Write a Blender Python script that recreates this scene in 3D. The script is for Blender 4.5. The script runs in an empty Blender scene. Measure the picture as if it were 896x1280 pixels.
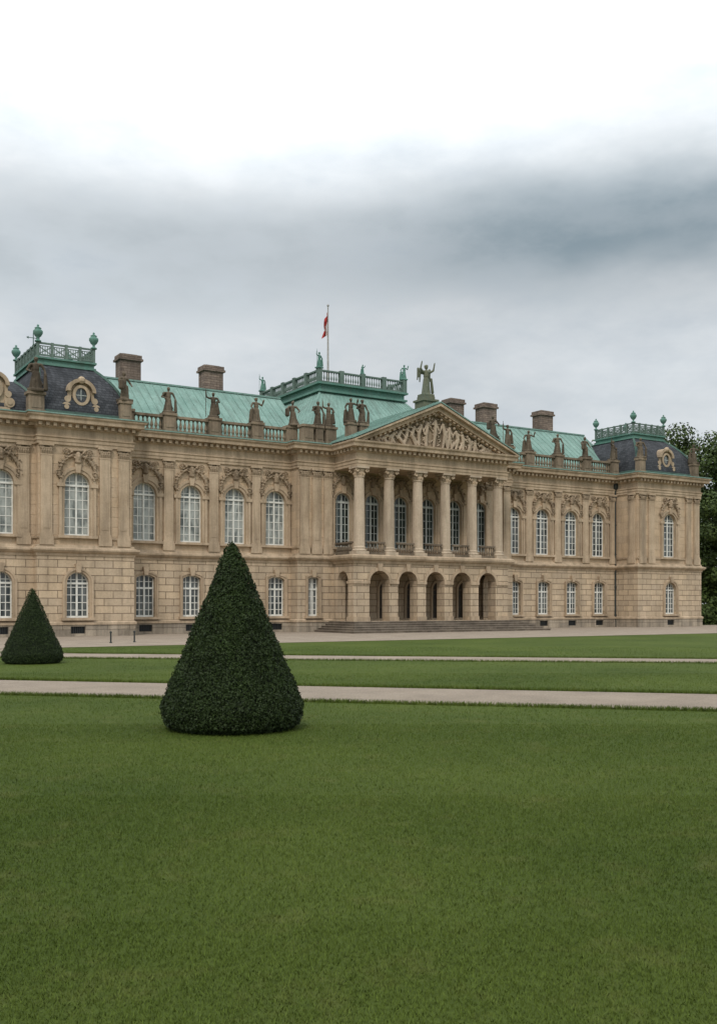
import bpy, math, random, bmesh
import numpy as np
from mathutils import Vector, Matrix
from mathutils import noise as mnoise
random.seed(7)
rng = np.random.default_rng(7)
scene = bpy.context.scene
COL = scene.collection
scene.view_settings.view_transform = 'Standard'
scene.view_settings.look = 'None'
scene.view_settings.exposure = 0

# ------------------------------------------------------------------ materials
def newmat(name, rough=0.8, spec=0.3):
    m = bpy.data.materials.new(name); m.use_nodes = True
    nt = m.node_tree; b = nt.nodes["Principled BSDF"]
    b.inputs["Roughness"].default_value = rough
    b.inputs["Specular IOR Level"].default_value = spec
    return m, nt, b
def N(nt, t, **kw):
    n = nt.nodes.new(t)
    for k, v in kw.items(): setattr(n, k, v)
    return n
def noise_tex(nt, vec, scale, detail=5, rough=0.6):
    n = N(nt, "ShaderNodeTexNoise"); n.inputs["Scale"].default_value = scale
    n.inputs["Detail"].default_value = detail; n.inputs["Roughness"].default_value = rough
    nt.links.new(vec, n.inputs["Vector"]); return n.outputs["Fac"]
def ramp(nt, fac, stops):
    r = N(nt, "ShaderNodeValToRGB")
    el = r.color_ramp.elements
    while len(el) < len(stops): el.new(0.5)
    for e, (p, c) in zip(el, stops):
        e.position = p; e.color = (c[0], c[1], c[2], 1) if not isinstance(c, float) else (c, c, c, 1)
    nt.links.new(fac, r.inputs["Fac"]); return r.outputs["Color"]
def mixc(nt, a, b, fac, mode='MIX'):
    m = N(nt, "ShaderNodeMix", data_type='RGBA', blend_type=mode)
    for s, v in ((6, a), (7, b)):
        if isinstance(v, (tuple, list)): m.inputs[s].default_value = (v[0], v[1], v[2], 1)
        else: nt.links.new(v, m.inputs[s])
    if isinstance(fac, (int, float)): m.inputs[0].default_value = fac
    else: nt.links.new(fac, m.inputs[0])
    return m.outputs[2]
def mapped(nt, vec, sc):
    m = N(nt, "ShaderNodeMapping"); m.inputs["Scale"].default_value = sc
    nt.links.new(vec, m.inputs["Vector"]); return m.outputs["Vector"]
def bump(nt, b, h, strength, dist):
    n = N(nt, "ShaderNodeBump"); n.inputs["Strength"].default_value = strength
    n.inputs["Distance"].default_value = dist
    nt.links.new(h, n.inputs["Height"]); nt.links.new(n.outputs["Normal"], b.inputs["Normal"])

def stone(name, c1, c2, brick=None, mortar=0.02, mdark=0.45, streak=0.35, varc=0.25):
    m, nt, b = newmat(name, 0.88, 0.2)
    pos = N(nt, "ShaderNodeNewGeometry").outputs["Position"]
    f = noise_tex(nt, pos, 0.45, 6, 0.65)
    col = ramp(nt, f, [(0.3, c1), (0.7, c2)])
    f2 = noise_tex(nt, mapped(nt, pos, (1.6, 1.6, 0.16)), 1.0, 5, 0.7)
    g = ramp(nt, f2, [(0.32, 1.0 - streak), (0.6, 1.0)])
    col = mixc(nt, col, g, 1.0, 'MULTIPLY')
    f3 = noise_tex(nt, pos, 9.0, 6, 0.75)
    g3 = ramp(nt, f3, [(0.3, 0.82), (0.7, 1.08)])
    col = mixc(nt, col, g3, 1.0, 'MULTIPLY')
    h = f3
    if brick:
        sep = N(nt, "ShaderNodeSeparateXYZ"); nt.links.new(pos, sep.inputs[0])
        ad = N(nt, "ShaderNodeMath", operation='ADD'); nt.links.new(sep.outputs[0], ad.inputs[0]); nt.links.new(sep.outputs[1], ad.inputs[1])
        cb = N(nt, "ShaderNodeCombineXYZ"); nt.links.new(ad.outputs[0], cb.inputs[0]); nt.links.new(sep.outputs[2], cb.inputs[1])
        br = N(nt, "ShaderNodeTexBrick"); nt.links.new(cb.outputs[0], br.inputs["Vector"])
        br.inputs["Scale"].default_value = 1.0
        br.inputs["Brick Width"].default_value = brick[0]; br.inputs["Row Height"].default_value = brick[1]
        br.inputs["Mortar Size"].default_value = mortar; br.inputs["Mortar Smooth"].default_value = 0.25
        br.inputs["Color1"].default_value = (1 - varc, 1 - varc, 1 - varc, 1)
        br.inputs["Color2"].default_value = (1.06, 1.04, 1.0, 1)
        br.inputs["Mortar"].default_value = (mdark, mdark * 0.95, mdark * 0.9, 1)
        col = mixc(nt, col, br.outputs["Color"], 1.0, 'MULTIPLY')
        inv = N(nt, "ShaderNodeMath", operation='MULTIPLY_ADD'); nt.links.new(br.outputs["Fac"], inv.inputs[0])
        inv.inputs[1].default_value = -1.0; nt.links.new(f3, inv.inputs[2])
        h = inv.outputs[0]
        bump(nt, b, h, 0.8, 0.05)
    else:
        bump(nt, b, h, 0.5, 0.03)
    nt.links.new(col, b.inputs["Base Color"])
    return m

M_ash = stone("ashlar_stone", (0.49, 0.37, 0.252), (0.61, 0.475, 0.34), (1.5, 0.62), 0.008, 0.78, 0.22, 0.08)
M_rus = stone("rusticated_stone", (0.50, 0.39, 0.272), (0.63, 0.505, 0.37), (1.15, 0.47), 0.024, 0.42, 0.25, 0.16)
M_pli = stone("plinth_stone", (0.32, 0.27, 0.21), (0.50, 0.43, 0.345), (1.4, 0.42), 0.012, 0.5, 0.5, 0.25)
M_trim = stone("moulding_stone", (0.39, 0.295, 0.20), (0.58, 0.455, 0.325), None, streak=0.4)
M_carv = stone("carved_stone", (0.25, 0.19, 0.128), (0.44, 0.34, 0.24), None, streak=0.5)
M_col = stone("column_stone", (0.42, 0.335, 0.245), (0.58, 0.475, 0.36), None, streak=0.35)
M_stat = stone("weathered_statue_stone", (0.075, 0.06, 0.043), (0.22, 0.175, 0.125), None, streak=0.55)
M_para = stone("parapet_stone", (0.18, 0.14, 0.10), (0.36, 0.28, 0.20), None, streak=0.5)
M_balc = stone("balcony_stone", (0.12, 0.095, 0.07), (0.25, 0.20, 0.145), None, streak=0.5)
M_chim = stone("chimney_masonry", (0.20, 0.155, 0.13), (0.32, 0.25, 0.21), (0.5, 0.18), 0.015, 0.6, 0.4, 0.3)
M_step = stone("step_stone", (0.17, 0.14, 0.11), (0.28, 0.235, 0.185), None, streak=0.4)

def copper(name, c1, c2, dark=(0.11, 0.15, 0.13), seed=0.5):
    m, nt, b = newmat(name, 0.75, 0.2)
    pos = N(nt, "ShaderNodeNewGeometry").outputs["Position"]
    f = noise_tex(nt, pos, seed, 6, 0.7)
    col = ramp(nt, f, [(0.3, c1), (0.7, c2)])
    f2 = noise_tex(nt, mapped(nt, pos, (2.5, 0.5, 0.35)), 1.0, 6, 0.75)
    g = ramp(nt, f2, [(0.36, 1.0), (0.52, 0.0)])
    col = mixc(nt, col, dark, mixc(nt, (0, 0, 0), g, 0.5))
    f3 = noise_tex(nt, pos, 7, 4)
    col = mixc(nt, col, ramp(nt, f3, [(0.3, 0.85), (0.7, 1.1)]), 1.0, 'MULTIPLY')
    nt.links.new(col, b.inputs["Base Color"]); bump(nt, b, f3, 0.25, 0.03)
    return m
M_cop = copper("patinated_copper", (0.145, 0.25, 0.215), (0.235, 0.36, 0.315))
M_copd = copper("dark_patinated_copper", (0.04, 0.075, 0.062), (0.085, 0.15, 0.125))
M_copg = copper("grey_green_copper", (0.085, 0.125, 0.105), (0.16, 0.215, 0.185))
M_coph = copper("bright_patinated_copper", (0.075, 0.175, 0.14), (0.14, 0.26, 0.215))
M_gstat = copper("mossy_bronze", (0.085, 0.095, 0.062), (0.17, 0.175, 0.12))

def slate():
    m, nt, b = newmat("slate_roof", 0.7, 0.25)
    pos = N(nt, "ShaderNodeNewGeometry").outputs["Position"]
    sep = N(nt, "ShaderNodeSeparateXYZ"); nt.links.new(pos, sep.inputs[0])
    ad = N(nt, "ShaderNodeMath", operation='ADD'); nt.links.new(sep.outputs[0], ad.inputs[0]); nt.links.new(sep.outputs[1], ad.inputs[1])
    cb = N(nt, "ShaderNodeCombineXYZ"); nt.links.new(ad.outputs[0], cb.inputs[0]); nt.links.new(sep.outputs[2], cb.inputs[1])
    br = N(nt, "ShaderNodeTexBrick"); nt.links.new(cb.outputs[0], br.inputs["Vector"])
    br.inputs["Scale"].default_value = 1.0; br.inputs["Brick Width"].default_value = 0.26; br.inputs["Row Height"].default_value = 0.17
    br.inputs["Mortar Size"].default_value = 0.012
    br.inputs["Color1"].default_value = (0.036, 0.039, 0.045, 1); br.inputs["Color2"].default_value = (0.07, 0.074, 0.083, 1)
    br.inputs["Mortar"].default_value = (0.016, 0.017, 0.02, 1)
    f = noise_tex(nt, pos, 1.2, 5)
    col = mixc(nt, br.outputs["Color"], ramp(nt, f, [(0.3, 0.7), (0.7, 1.25)]), 1.0, 'MULTIPLY')
    nt.links.new(col, b.inputs["Base Color"])
    inv = N(nt, "ShaderNodeMath", operation='MULTIPLY'); nt.links.new(br.outputs["Fac"], inv.inputs[0]); inv.inputs[1].default_value = -1
    bump(nt, b, inv.outputs[0], 0.6, 0.02)
    return m
M_slate = slate()

def pane(name, c1, c2, lo, hi):
    m, nt, b = newmat(name, 0.12, 0.5)
    pos = N(nt, "ShaderNodeNewGeometry").outputs["Position"]
    f = noise_tex(nt, mapped(nt, pos, (1.6, 1.0, 0.6)), 1.3, 4, 0.6)
    nt.links.new(ramp(nt, f, [(lo, c1), (hi, c2)]), b.inputs["Base Color"])
    bump(nt, b, noise_tex(nt, pos, 2.2, 2), 0.12, 0.03)
    return m
M_pale = pane("curtained_glass", (0.10, 0.115, 0.108), (0.33, 0.35, 0.325), 0.38, 0.56)
M_mid = pane("grey_glass", (0.025, 0.033, 0.036), (0.13, 0.14, 0.14), 0.4, 0.62)
M_dark = pane("dark_green_glass", (0.008, 0.015, 0.013), (0.035, 0.05, 0.045), 0.4, 0.65)
def wood(name, a, c):
    m, nt, b = newmat(name, 0.5, 0.3)
    fz = noise_tex(nt, N(nt, "ShaderNodeNewGeometry").outputs["Position"], 3, 4)
    nt.links.new(ramp(nt, fz, [(0.3, a), (0.7, c)]), b.inputs["Base Color"]); return m
M_frame = wood("white_painted_wood", (0.58, 0.58, 0.54), (0.76, 0.76, 0.71))
M_framed = wood("grey_green_painted_wood", (0.36, 0.39, 0.37), (0.54, 0.56, 0.53))
def plain(name, c, rough=0.6, var=0.25, scale=4.0):
    m, nt, b = newmat(name, rough, 0.3)
    f = noise_tex(nt, N(nt, "ShaderNodeNewGeometry").outputs["Position"], scale, 4)
    lo = tuple(x * (1 - var) for x in c); hi = tuple(x * (1 + var) for x in c)
    nt.links.new(ramp(nt, f, [(0.3, lo), (0.7, hi)]), b.inputs["Base Color"])
    return m
M_iron = plain("dark_iron", (0.03, 0.035, 0.033), 0.5)
M_door = plain("brown_door_wood", (0.11, 0.08, 0.052), 0.6)
M_doorp = plain("dark_door_panel", (0.05, 0.04, 0.03), 0.4)
M_black = plain("dark_basement_glass", (0.015, 0.015, 0.017), 0.3)
M_red = plain("red_flag_cloth", (0.36, 0.035, 0.03), 0.8)
M_white = plain("white_flag_cloth", (0.5, 0.45, 0.43), 0.8)
M_pole = plain("pale_pole_paint", (0.35, 0.33, 0.31), 0.5)
M_bark = plain("bark", (0.07, 0.055, 0.04), 0.9, 0.4, 8)

def leafmat(name, c1, c2, c3, sc, big=0.06):
    m, nt, b = newmat(name, 0.6, 0.2)
    pos = N(nt, "ShaderNodeNewGeometry").outputs["Position"]
    f = noise_tex(nt, pos, sc, 3, 0.7)
    col = ramp(nt, f, [(0.25, c1), (0.5, c2), (0.78, c3)])
    f2 = noise_tex(nt, pos, sc * big, 3, 0.6)
    col = mixc(nt, col, ramp(nt, f2, [(0.3, 0.7), (0.7, 1.2)]), 1.0, 'MULTIPLY')
    nt.links.new(col, b.inputs["Base Color"])
    return m
M_topi = leafmat("clipped_foliage", (0.008, 0.015, 0.004), (0.019, 0.034, 0.008), (0.06, 0.09, 0.022), 42)
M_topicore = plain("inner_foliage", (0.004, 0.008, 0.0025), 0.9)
M_tree = leafmat("tree_foliage", (0.02, 0.036, 0.010), (0.05, 0.078, 0.019), (0.10, 0.135, 0.033), 2.2, 0.2)

def grassmat(name, blades=False):
    m, nt, b = newmat(name, 0.8, 0.1)
    pos = N(nt, "ShaderNodeNewGeometry").outputs["Position"]
    f = noise_tex(nt, pos, 0.22, 5, 0.6)
    k = 0.95 if blades else 0.8
    col = ramp(nt, f, [(0.3, (0.062 * k, 0.096 * k, 0.016 * k)), (0.7, (0.104 * k, 0.142 * k, 0.027 * k))])
    f2 = noise_tex(nt, pos, 40 if blades else 18, 5, 0.8)
    col = mixc(nt, col, ramp(nt, f2, [(0.28, 0.68), (0.72, 1.3)]), 1.0, 'MULTIPLY')
    f3 = noise_tex(nt, pos, 1.6, 6, 0.75)
    col = mixc(nt, col, (0.155, 0.15, 0.05), ramp(nt, f3, [(0.52, 0.0), (0.8, 0.5)]))
    nt.links.new(col, b.inputs["Base Color"])
    if not blades: bump(nt, b, f2, 0.9, 0.04)
    return m
M_grass = grassmat("lawn_grass"); M_blade = grassmat("grass_blades", True)
def gravelmat():
    m, nt, b = newmat("gravel", 0.95, 0.1)
    pos = N(nt, "ShaderNodeNewGeometry").outputs["Position"]
    f = noise_tex(nt, pos, 22, 8, 0.9); f1 = noise_tex(nt, pos, 0.7, 6, 0.7)
    col = ramp(nt, f, [(0.3, (0.14, 0.11, 0.08)), (0.5, (0.345, 0.285, 0.225)), (0.72, (0.50, 0.435, 0.36))])
    col = mixc(nt, col, ramp(nt, f1, [(0.3, 0.76), (0.7, 1.08)]), 1.0, 'MULTIPLY')
    nt.links.new(col, b.inputs["Base Color"]); bump(nt, b, f, 1.0, 0.03)
    return m
M_grav = gravelmat()

# ------------------------------------------------------------------ builder
class MB:
    def __init__(s): s.v = []; s.f = []; s.m = []
    def add(s, vs, fs, mi=0):
        o = len(s.v); s.v += [tuple(p) for p in vs]
        for f in fs: s.f.append(tuple(i + o for i in f)); s.m.append(mi)
    def box(s, x0, x1, y0, y1, z0, z1, mi=0):
        s.add([(x0, y0, z0), (x1, y0, z0), (x1, y1, z0), (x0, y1, z0), (x0, y0, z1), (x1, y0, z1), (x1, y1, z1), (x0, y1, z1)],
              [(0, 3, 2, 1), (4, 5, 6, 7), (0, 1, 5, 4), (1, 2, 6, 5), (2, 3, 7, 6), (3, 0, 4, 7)], mi)
    def beam(s, p0, p1, w, h, up=(0, 0, 1), mi=0):
        p0 = Vector(p0); p1 = Vector(p1); d = (p1 - p0).normalized(); up = Vector(up)
        sd = d.cross(up).normalized() * (w / 2); u = sd.cross(d).normalized() * (h / 2)
        vs = [p0 - sd - u, p0 + sd - u, p0 + sd + u, p0 - sd + u, p1 - sd - u, p1 + sd - u, p1 + sd + u, p1 - sd + u]
        s.add(vs, [(0, 3, 2, 1), (4, 5, 6, 7), (0, 1, 5, 4), (1, 2, 6, 5), (2, 3, 7, 6), (3, 0, 4, 7)], mi)
    def lathe(s, prof, n, c=(0, 0, 0), mi=0, axis='Z'):
        vs = []; k = len(prof)
        for r, z in prof:
            for i in range(n):
                a = 2 * math.pi * (i + 0.5) / n
                if axis == 'Z': vs.append((c[0] + r * math.cos(a), c[1] + r * math.sin(a), c[2] + z))
                else: vs.append((c[0] + r * math.cos(a), c[1] + z, c[2] + r * math.sin(a)))
        fs = [(j * n + i, j * n + (i + 1) % n, (j + 1) * n + (i + 1) % n, (j + 1) * n + i) for j in range(k - 1) for i in range(n)]
        fs.append(tuple(range(n))[::-1]); fs.append(tuple((k - 1) * n + i for i in range(n)))
        s.add(vs, fs, mi)
    def prismY(s, poly, y0, y1, mi=0):
        n = len(poly)
        vs = [(p[0], y0, p[1]) for p in poly] + [(p[0], y1, p[1]) for p in poly]
        fs = [tuple(range(n)), tuple(range(2 * n - 1, n - 1, -1))] + [(i, i + n, (i + 1) % n + n, (i + 1) % n) for i in range(n)]
        s.add(vs, fs, mi)
    def sphere(s, c, r, mi=0, n=8, sz=(1, 1, 1)):
        vs = [(c[0], c[1], c[2] + r * sz[2])]; m = max(3, n // 2)
        for j in range(1, m):
            t = math.pi * j / m
            for i in range(n):
                a = 2 * math.pi * i / n
                vs.append((c[0] + r * sz[0] * math.sin(t) * math.cos(a), c[1] + r * sz[1] * math.sin(t) * math.sin(a), c[2] + r * sz[2] * math.cos(t)))
        vs.append((c[0], c[1], c[2] - r * sz[2])); L = len(vs) - 1
        fs = [(0, 1 + i, 1 + (i + 1) % n) for i in range(n)]
        for j in range(m - 2):
            a0 = 1 + j * n; b0 = a0 + n
            fs += [(a0 + i, b0 + i, b0 + (i + 1) % n, a0 + (i + 1) % n) for i in range(n)]
        a0 = 1 + (m - 2) * n
        fs += [(a0 + i, L, a0 + (i + 1) % n) for i in range(n)]
        s.add(vs, fs, mi)
    def sweep(s, path, prof, mi=0):
        secs = []
        for o, z in prof: secs.append([(x, y, z) for x, y in offset(path, o)])
        k = len(prof); n = len(path)
        vs = [secs[j][i] for i in range(n) for j in range(k)]
        fs = [(i * k + j, i * k + (j + 1) % k, (i + 1) * k + (j + 1) % k, (i + 1) * k + j) for i in range(n - 1) for j in range(k)]
        fs.append(tuple(range(k))); fs.append(tuple((n - 1) * k + j for j in range(k)))
        s.add(vs, fs, mi)
    def mesh(s, name, mats, smooth=False, fixn=True):
        me = bpy.data.meshes.new(name); me.from_pydata(s.v, [], s.f)
        for m in mats: me.materials.append(m)
        me.polygons.foreach_set("material_index", s.m)
        if fixn:
            bm = bmesh.new(); bm.from_mesh(me); bmesh.ops.recalc_face_normals(bm, faces=bm.faces); bm.to_mesh(me); bm.free()
        me.polygons.foreach_set("use_smooth", [smooth] * len(me.polygons))
        me.update(); return me

def offset(path, o, closed=False):
    n = len(path); out = []
    for i in range(n):
        ns = []
        if i > 0 or closed:
            a = path[i - 1]; b = path[i]; d = Vector((b[0] - a[0], b[1] - a[1])).normalized(); ns.append(Vector((d.y, -d.x)))
        if i < n - 1 or closed:
            a = path[i]; b = path[(i + 1) % n]; d = Vector((b[0] - a[0], b[1] - a[1])).normalized(); ns.append(Vector((d.y, -d.x)))
        if len(ns) == 1: v = ns[0]
        else: v = (ns[0] + ns[1]) / (1 + ns[0].dot(ns[1]))
        out.append((path[i][0] + v.x * o, path[i][1] + v.y * o))
    return out

def link(name, data, parent=None, loc=(0, 0, 0), rotz=0, scale=None):
    o = bpy.data.objects.new(name, data); COL.objects.link(o); o.location = loc
    if rotz: o.rotation_euler = (0, 0, rotz)
    if scale: o.scale = scale
    if parent: o.parent = parent
    return o
def empty(name, loc, label, cat, group=None):
    o = link(name, None, None, loc); o.empty_display_size = 0.5
    o["label"] = label; o["category"] = cat
    if group: o["group"] = group
    return o

# ------------------------------------------------------------------ wall with openings
def toppts(w, zt, kind, n=14):
    r = w / 2
    if kind == 'arch':
        return [(-r * math.cos(math.pi * i / n), zt - r + r * math.sin(math.pi * i / n)) for i in range(n + 1)]
    if kind == 'seg':
        h = 0.16 * w; R = (r * r + h * h) / (2 * h)
        return [(-r + w * i / 8, zt - R + math.sqrt(max(0, R * R - (-r + w * i / 8) ** 2))) for i in range(9)]
    return [(-r, zt), (r, zt)]
def wallseg(mb, A, B, z0, z1, ops, depth, mi=0):
    A = Vector((A[0], A[1], 0)); B = Vector((B[0], B[1], 0)); L = (B - A).length; d = (B - A).normalized(); inn = Vector((-d.y, d.x, 0))
    P = lambda s, dd, z: A + d * s + inn * dd + Vector((0, 0, z))
    def q(a, b, c, e): mb.add([a, b, c, e], [(0, 1, 2, 3)], mi)
    cur = 0
    for (cx, w, zb, zt, kind) in sorted(ops):
        q(P(cur, 0, z0), P(cx - w / 2, 0, z0), P(cx - w / 2, 0, z1), P(cur, 0, z1)); cur = cx + w / 2
        tp = toppts(w, zt, kind)
        for (a, za), (b, zb2) in zip(tp[:-1], tp[1:]):
            q(P(cx + a, 0, za), P(cx + b, 0, zb2), P(cx + b, 0, z1), P(cx + a, 0, z1))
            q(P(cx + a, 0, za), P(cx + b, 0, zb2), P(cx + b, depth, zb2), P(cx + a, depth, za))
        if zb > z0 + 1e-4: q(P(cx - w / 2, 0, z0), P(cx + w / 2, 0, z0), P(cx + w / 2, 0, zb), P(cx - w / 2, 0, zb))
        for sx in (-w / 2, w / 2):
            ze = tp[0][1]; q(P(cx + sx, 0, zb), P(cx + sx, depth, zb), P(cx + sx, depth, ze), P(cx + sx, 0, ze))
        q(P(cx - w / 2, 0, zb), P(cx + w / 2, 0, zb), P(cx + w / 2, depth, zb), P(cx - w / 2, depth, zb))
    q(P(cur, 0, z0), P(L, 0, z0), P(L, 0, z1), P(cur, 0, z1))

outline = [(4, 12), (4, -1.9), (15.3, -1.9), (15.3, -2.5), (21.1, -2.5), (21.1, 0), (33.8, 0), (33.8, -1.1), (53.4, -1.1), (53.4, 0),
           (66.6, 0), (66.6, -2.5), (74.6, -2.5), (74.6, 12)]
WL = [22.85, 26.12, 29.39, 32.55]; WR = [54.65, 57.85, 61.1, 64.35]
CW = [37.5 + 2.55 * k for k in range(6)]
AR = [38.75 + 2.45 * k for k in range(5)]
UP = (1.6, 6.2, 10.1, 'arch'); UC = (1.35, 6.15, 10.15, 'arch'); LO = (1.3, 1.15, 3.97, 'seg'); LP = (1.4, 1.15, 3.97, 'arch'); LN = (0.85, 1.15, 3.97, 'seg')
DR = (1.25, 0.8, 3.75, 'arch')
upper = {1: [(9.3, UP), (13.2, UP)], 3: [(17.65, UP)], 5: [(x, UP) for x in WL], 7: [(x, UC) for x in CW], 9: [(x, UP) for x in WR], 11: [(70.6, UP)]}
lower = {1: [(9.3, LP), (13.2, LP)], 3: [(17.65, LP)], 5: [(x, LO) for x in WL], 7: [(34.95, LN), (52.3, LN)] + [(x, DR) for x in AR], 9: [(x, LO) for x in WR], 11: [(70.6, LP)]}
base = {1: [9.3, 13.2], 3: [17.65], 5: WL, 9: WR, 11: [70.6]}

palace = empty("palace", (43.6, 4, 0), "long sandstone baroque palace with green copper roofs and columned portico", "palace")
PINV = Vector((-43.6, -4, 0))
def part(name, me, parent=None, loc=(0, 0, 0), rotz=0, scale=None):
    p = Vector(loc)
    if parent is None: parent = palace; p = p + PINV
    return link(name, me, parent, p, rotz, scale)

grp = {0: 0, 1: 0, 2: 0, 3: 0, 4: 0, 5: 1, 6: 2, 7: 2, 8: 2, 9: 3, 10: 4, 11: 4, 12: 4, 13: 5}
gname = ["pavilion_wall", "wing_wall", "central_wall", "wing_wall", "pavilion_wall", "rear_wall"]
mbs = [MB() for _ in range(6)]
pl = offset(outline, 0.2, True); lw = offset(outline, 0.12, True); up = outline
for i in range(14):
    j = (i + 1) % 14; mb = mbs[grp[i]]
    bo = [(x - pl[i][0], 0.9, 0.18, 0.62, 'flat') for x in base.get(i, [])]
    wallseg(mb, pl[i], pl[j], -0.05, 0.85, bo, 0.3, 0)
    lo = [(x - lw[i][0],) + t for x, t in lower.get(i, [])]
    wallseg(mb, lw[i], lw[j], 0.78, 5.15, lo, 0.45, 1)
    uo = [(x - up[i][0],) + t for x, t in upper.get(i, [])]
    wallseg(mb, up[i], up[j], 5.1, 13.3, uo, 0.38, 2)
for k, mb in enumerate(mbs):
    part(gname[k], mb.mesh(gname[k], [M_pli, M_rus, M_ash], fixn=False))

# mouldings round the outline
mb = MB()
mb.sweep(outline, [(-0.1, 0.72), (0.26, 0.72), (0.26, 0.86), (0.14, 0.95), (-0.1, 0.95)])
part("plinth_moulding", mb.mesh("plinth_moulding", [M_trim]))
mb = MB()
mb.sweep(outline, [(-0.1, 4.95), (0.18, 4.95), (0.2, 5.1), (0.32, 5.16), (0.42, 5.28), (0.42, 5.38), (0.16, 5.46), (0.12, 5.62), (-0.1, 5.62)])
mb.sweep(outline, [(-0.1, 6.0), (0.08, 6.0), (0.1, 6.13), (-0.1, 6.13)])
part("belt_course", mb.mesh("belt_course", [M_trim]))
def entab(mb, path, dz=0.0, dent=True):
    mb.sweep(path, [(-0.15, 11.72 + dz), (0.1, 11.72 + dz), (0.1, 11.9 + dz), (0.14, 11.92 + dz), (0.14, 12.1 + dz), (0.2, 12.16 + dz), (0.2, 12.22 + dz), (0.08, 12.24 + dz),
                    (0.08, 12.68 + dz), (0.2, 12.74 + dz), (0.22, 12.98 + dz), (0.62, 13.04 + dz), (0.64, 13.24 + dz), (0.74, 13.34 + dz), (0.76, 13.45 + dz), (-0.15, 13.5 + dz)])
    if dent:
        op = offset(path, 0.21)
        for a, b in zip(op[:-1], op[1:]):
            A = Vector((a[0], a[1], 0)); B = Vector((b[0], b[1], 0)); L = (B - A).length; d = (B - A).normalized(); o = Vector((d.y, -d.x, 0))
            if L > 40: continue
            n = int(L / 0.42)
            for i in range(n):
                c = A + d * ((i + 0.5) * L / n) + o * 0.12 + Vector((0, 0, 12.89 + dz))
                mb.beam(c - d * 0.1, c + d * 0.1, 0.26, 0.2)
mb = MB(); entab(mb, outline)
part("cornice", mb.mesh("cornice", [M_trim]))
mb = MB(); mb.sweep(outline, [(0.2, 13.49), (0.80, 13.455), (0.80, 13.53), (0.2, 13.58)])
part("copper_gutter", mb.mesh("copper_gutter", [M_cop]))

# ------------------------------------------------------------------ windows
def window_meshes(w, zb, zt, kind, surround, cols, rows, fmat, pmat, key=True, mw=0.025):
    tp = toppts(w, zt, kind, 16)
    mb = MB()
    bw = surround
    path = [(-w / 2, zb)] + tp + [(w / 2, zb)]
    def off(pt, i, o):
        x, z = pt
        if z <= tp[0][1] + 1e-6 and abs(abs(x) - w / 2) < 1e-6 and (i == 0 or i == len(path) - 1): return (x + math.copysign(o, x), z)
        if kind == 'arch':
            cz = zt - w / 2; d = Vector((x, z - cz)).normalized(); return (x + d.x * o, z + d.y * o)
        if kind == 'seg':
            return (x * (1 + o / (w / 2)), z + o)
        return (x + math.copysign(o, x), z + o)
    for layer, (o0, o1, yy) in enumerate([(-0.012, bw * 0.55, -0.09), (bw * 0.5, bw, -0.15)]):
        vs = []; k = len(path)
        for i, p in enumerate(path):
            a = off(p, i, o0); b = off(p, i, o1)
            vs += [(a[0], yy, a[1]), (b[0], yy, b[1]), (b[0], 0.06, b[1]), (a[0], 0.06, a[1])]
        fs = [(i * 4 + j, i * 4 + (j + 1) % 4, (i + 1) * 4 + (j + 1) % 4, (i + 1) * 4 + j) for i in range(k - 1) for j in range(4)]
        fs += [(0, 1, 2, 3), ((k - 1) * 4, (k - 1) * 4 + 1, (k - 1) * 4 + 2, (k - 1) * 4 + 3)]
        mb.add(vs, fs)
    mb.box(-w / 2 - bw - 0.08, w / 2 + bw + 0.08, -0.24, 0.1, zb - 0.16, zb + 0.004)
    if key:
        mb.prismY([(-0.13, zt - 0.04), (0.13, zt - 0.04), (0.2, zt + 0.5), (-0.2, zt + 0.5)], -0.24, 0.05)
    if kind == 'arch' and surround > 0.25:
        zi = zt - w / 2
        for sx in (-1, 1):
            xa, xb = sorted((sx * (w / 2 - 0.02), sx * (w / 2 + bw + 0.12)))
            mb.box(xa, xb, -0.19, 0.05, zi - 0.12, zi + 0.1)
    sur = mb.mesh("window", [M_trim])
    mb = MB()
    def th(x):
        for (a, za), (b, zb2) in zip(tp[:-1], tp[1:]):
            if a - 1e-6 <= x <= b + 1e-6: return za + (zb2 - za) * (x - a) / max(1e-6, b - a)
        return zt
    r = w / 2; fy0, fy1 = 0.24, 0.31
    fb = 0.08
    for (p, q) in zip(path[:-1], path[1:]):
        d = Vector((q[0] - p[0], 0, q[1] - p[1]))
        if d.length < 1e-4: continue
        dn = d.normalized() * 0.01
        mb.beam(Vector((p[0], 0.275, p[1])) - dn, Vector((q[0], 0.275, q[1])) + dn, 0.07, 2 * fb, up=Vector((0, 1, 0)).cross(d))
    mb.box(-r, r, fy0 + 0.003, fy1 + 0.002, zb, zb + 0.12)
    mb.box(-0.055, 0.055, fy0 - 0.02, fy1 - 0.02, zb, th(0))
    zs = tp[0][1] if kind == 'arch' else zb + (zt - zb) * 0.68
    mb.box(-r, r, fy0 - 0.035, fy1 - 0.035, zs - 0.06, zs + 0.06)
    for c in range(1, cols):
        x = -r + w * c / cols
        if abs(x) < 0.02: continue
        mb.box(x - mw, x + mw, fy0 + 0.02, fy1 - 0.001, zb + 0.05, th(x) - 0.02)
    for k in range(1, rows):
        z = zb + (zt - zb) * k / rows
        if z > zs and kind == 'arch':
            dz = z - (zt - r); hw = math.sqrt(max(0.0, r * r - dz * dz))
        else: hw = r
        if hw > 0.15: mb.box(-hw + 0.02, hw - 0.02, fy0 + 0.025, fy1 - 0.005, z - mw * .9, z + mw * .9)
    fr = mb.mesh("frame", [fmat])
    mb = MB(); poly = [(-r, zb)] + tp + [(r, zb)]
    mb.add([(x, 0.29, z) for x, z in poly], [tuple(range(len(poly)))])
    pn = mb.mesh("pane", [pmat], fixn=False)
    return sur, fr, pn
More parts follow.
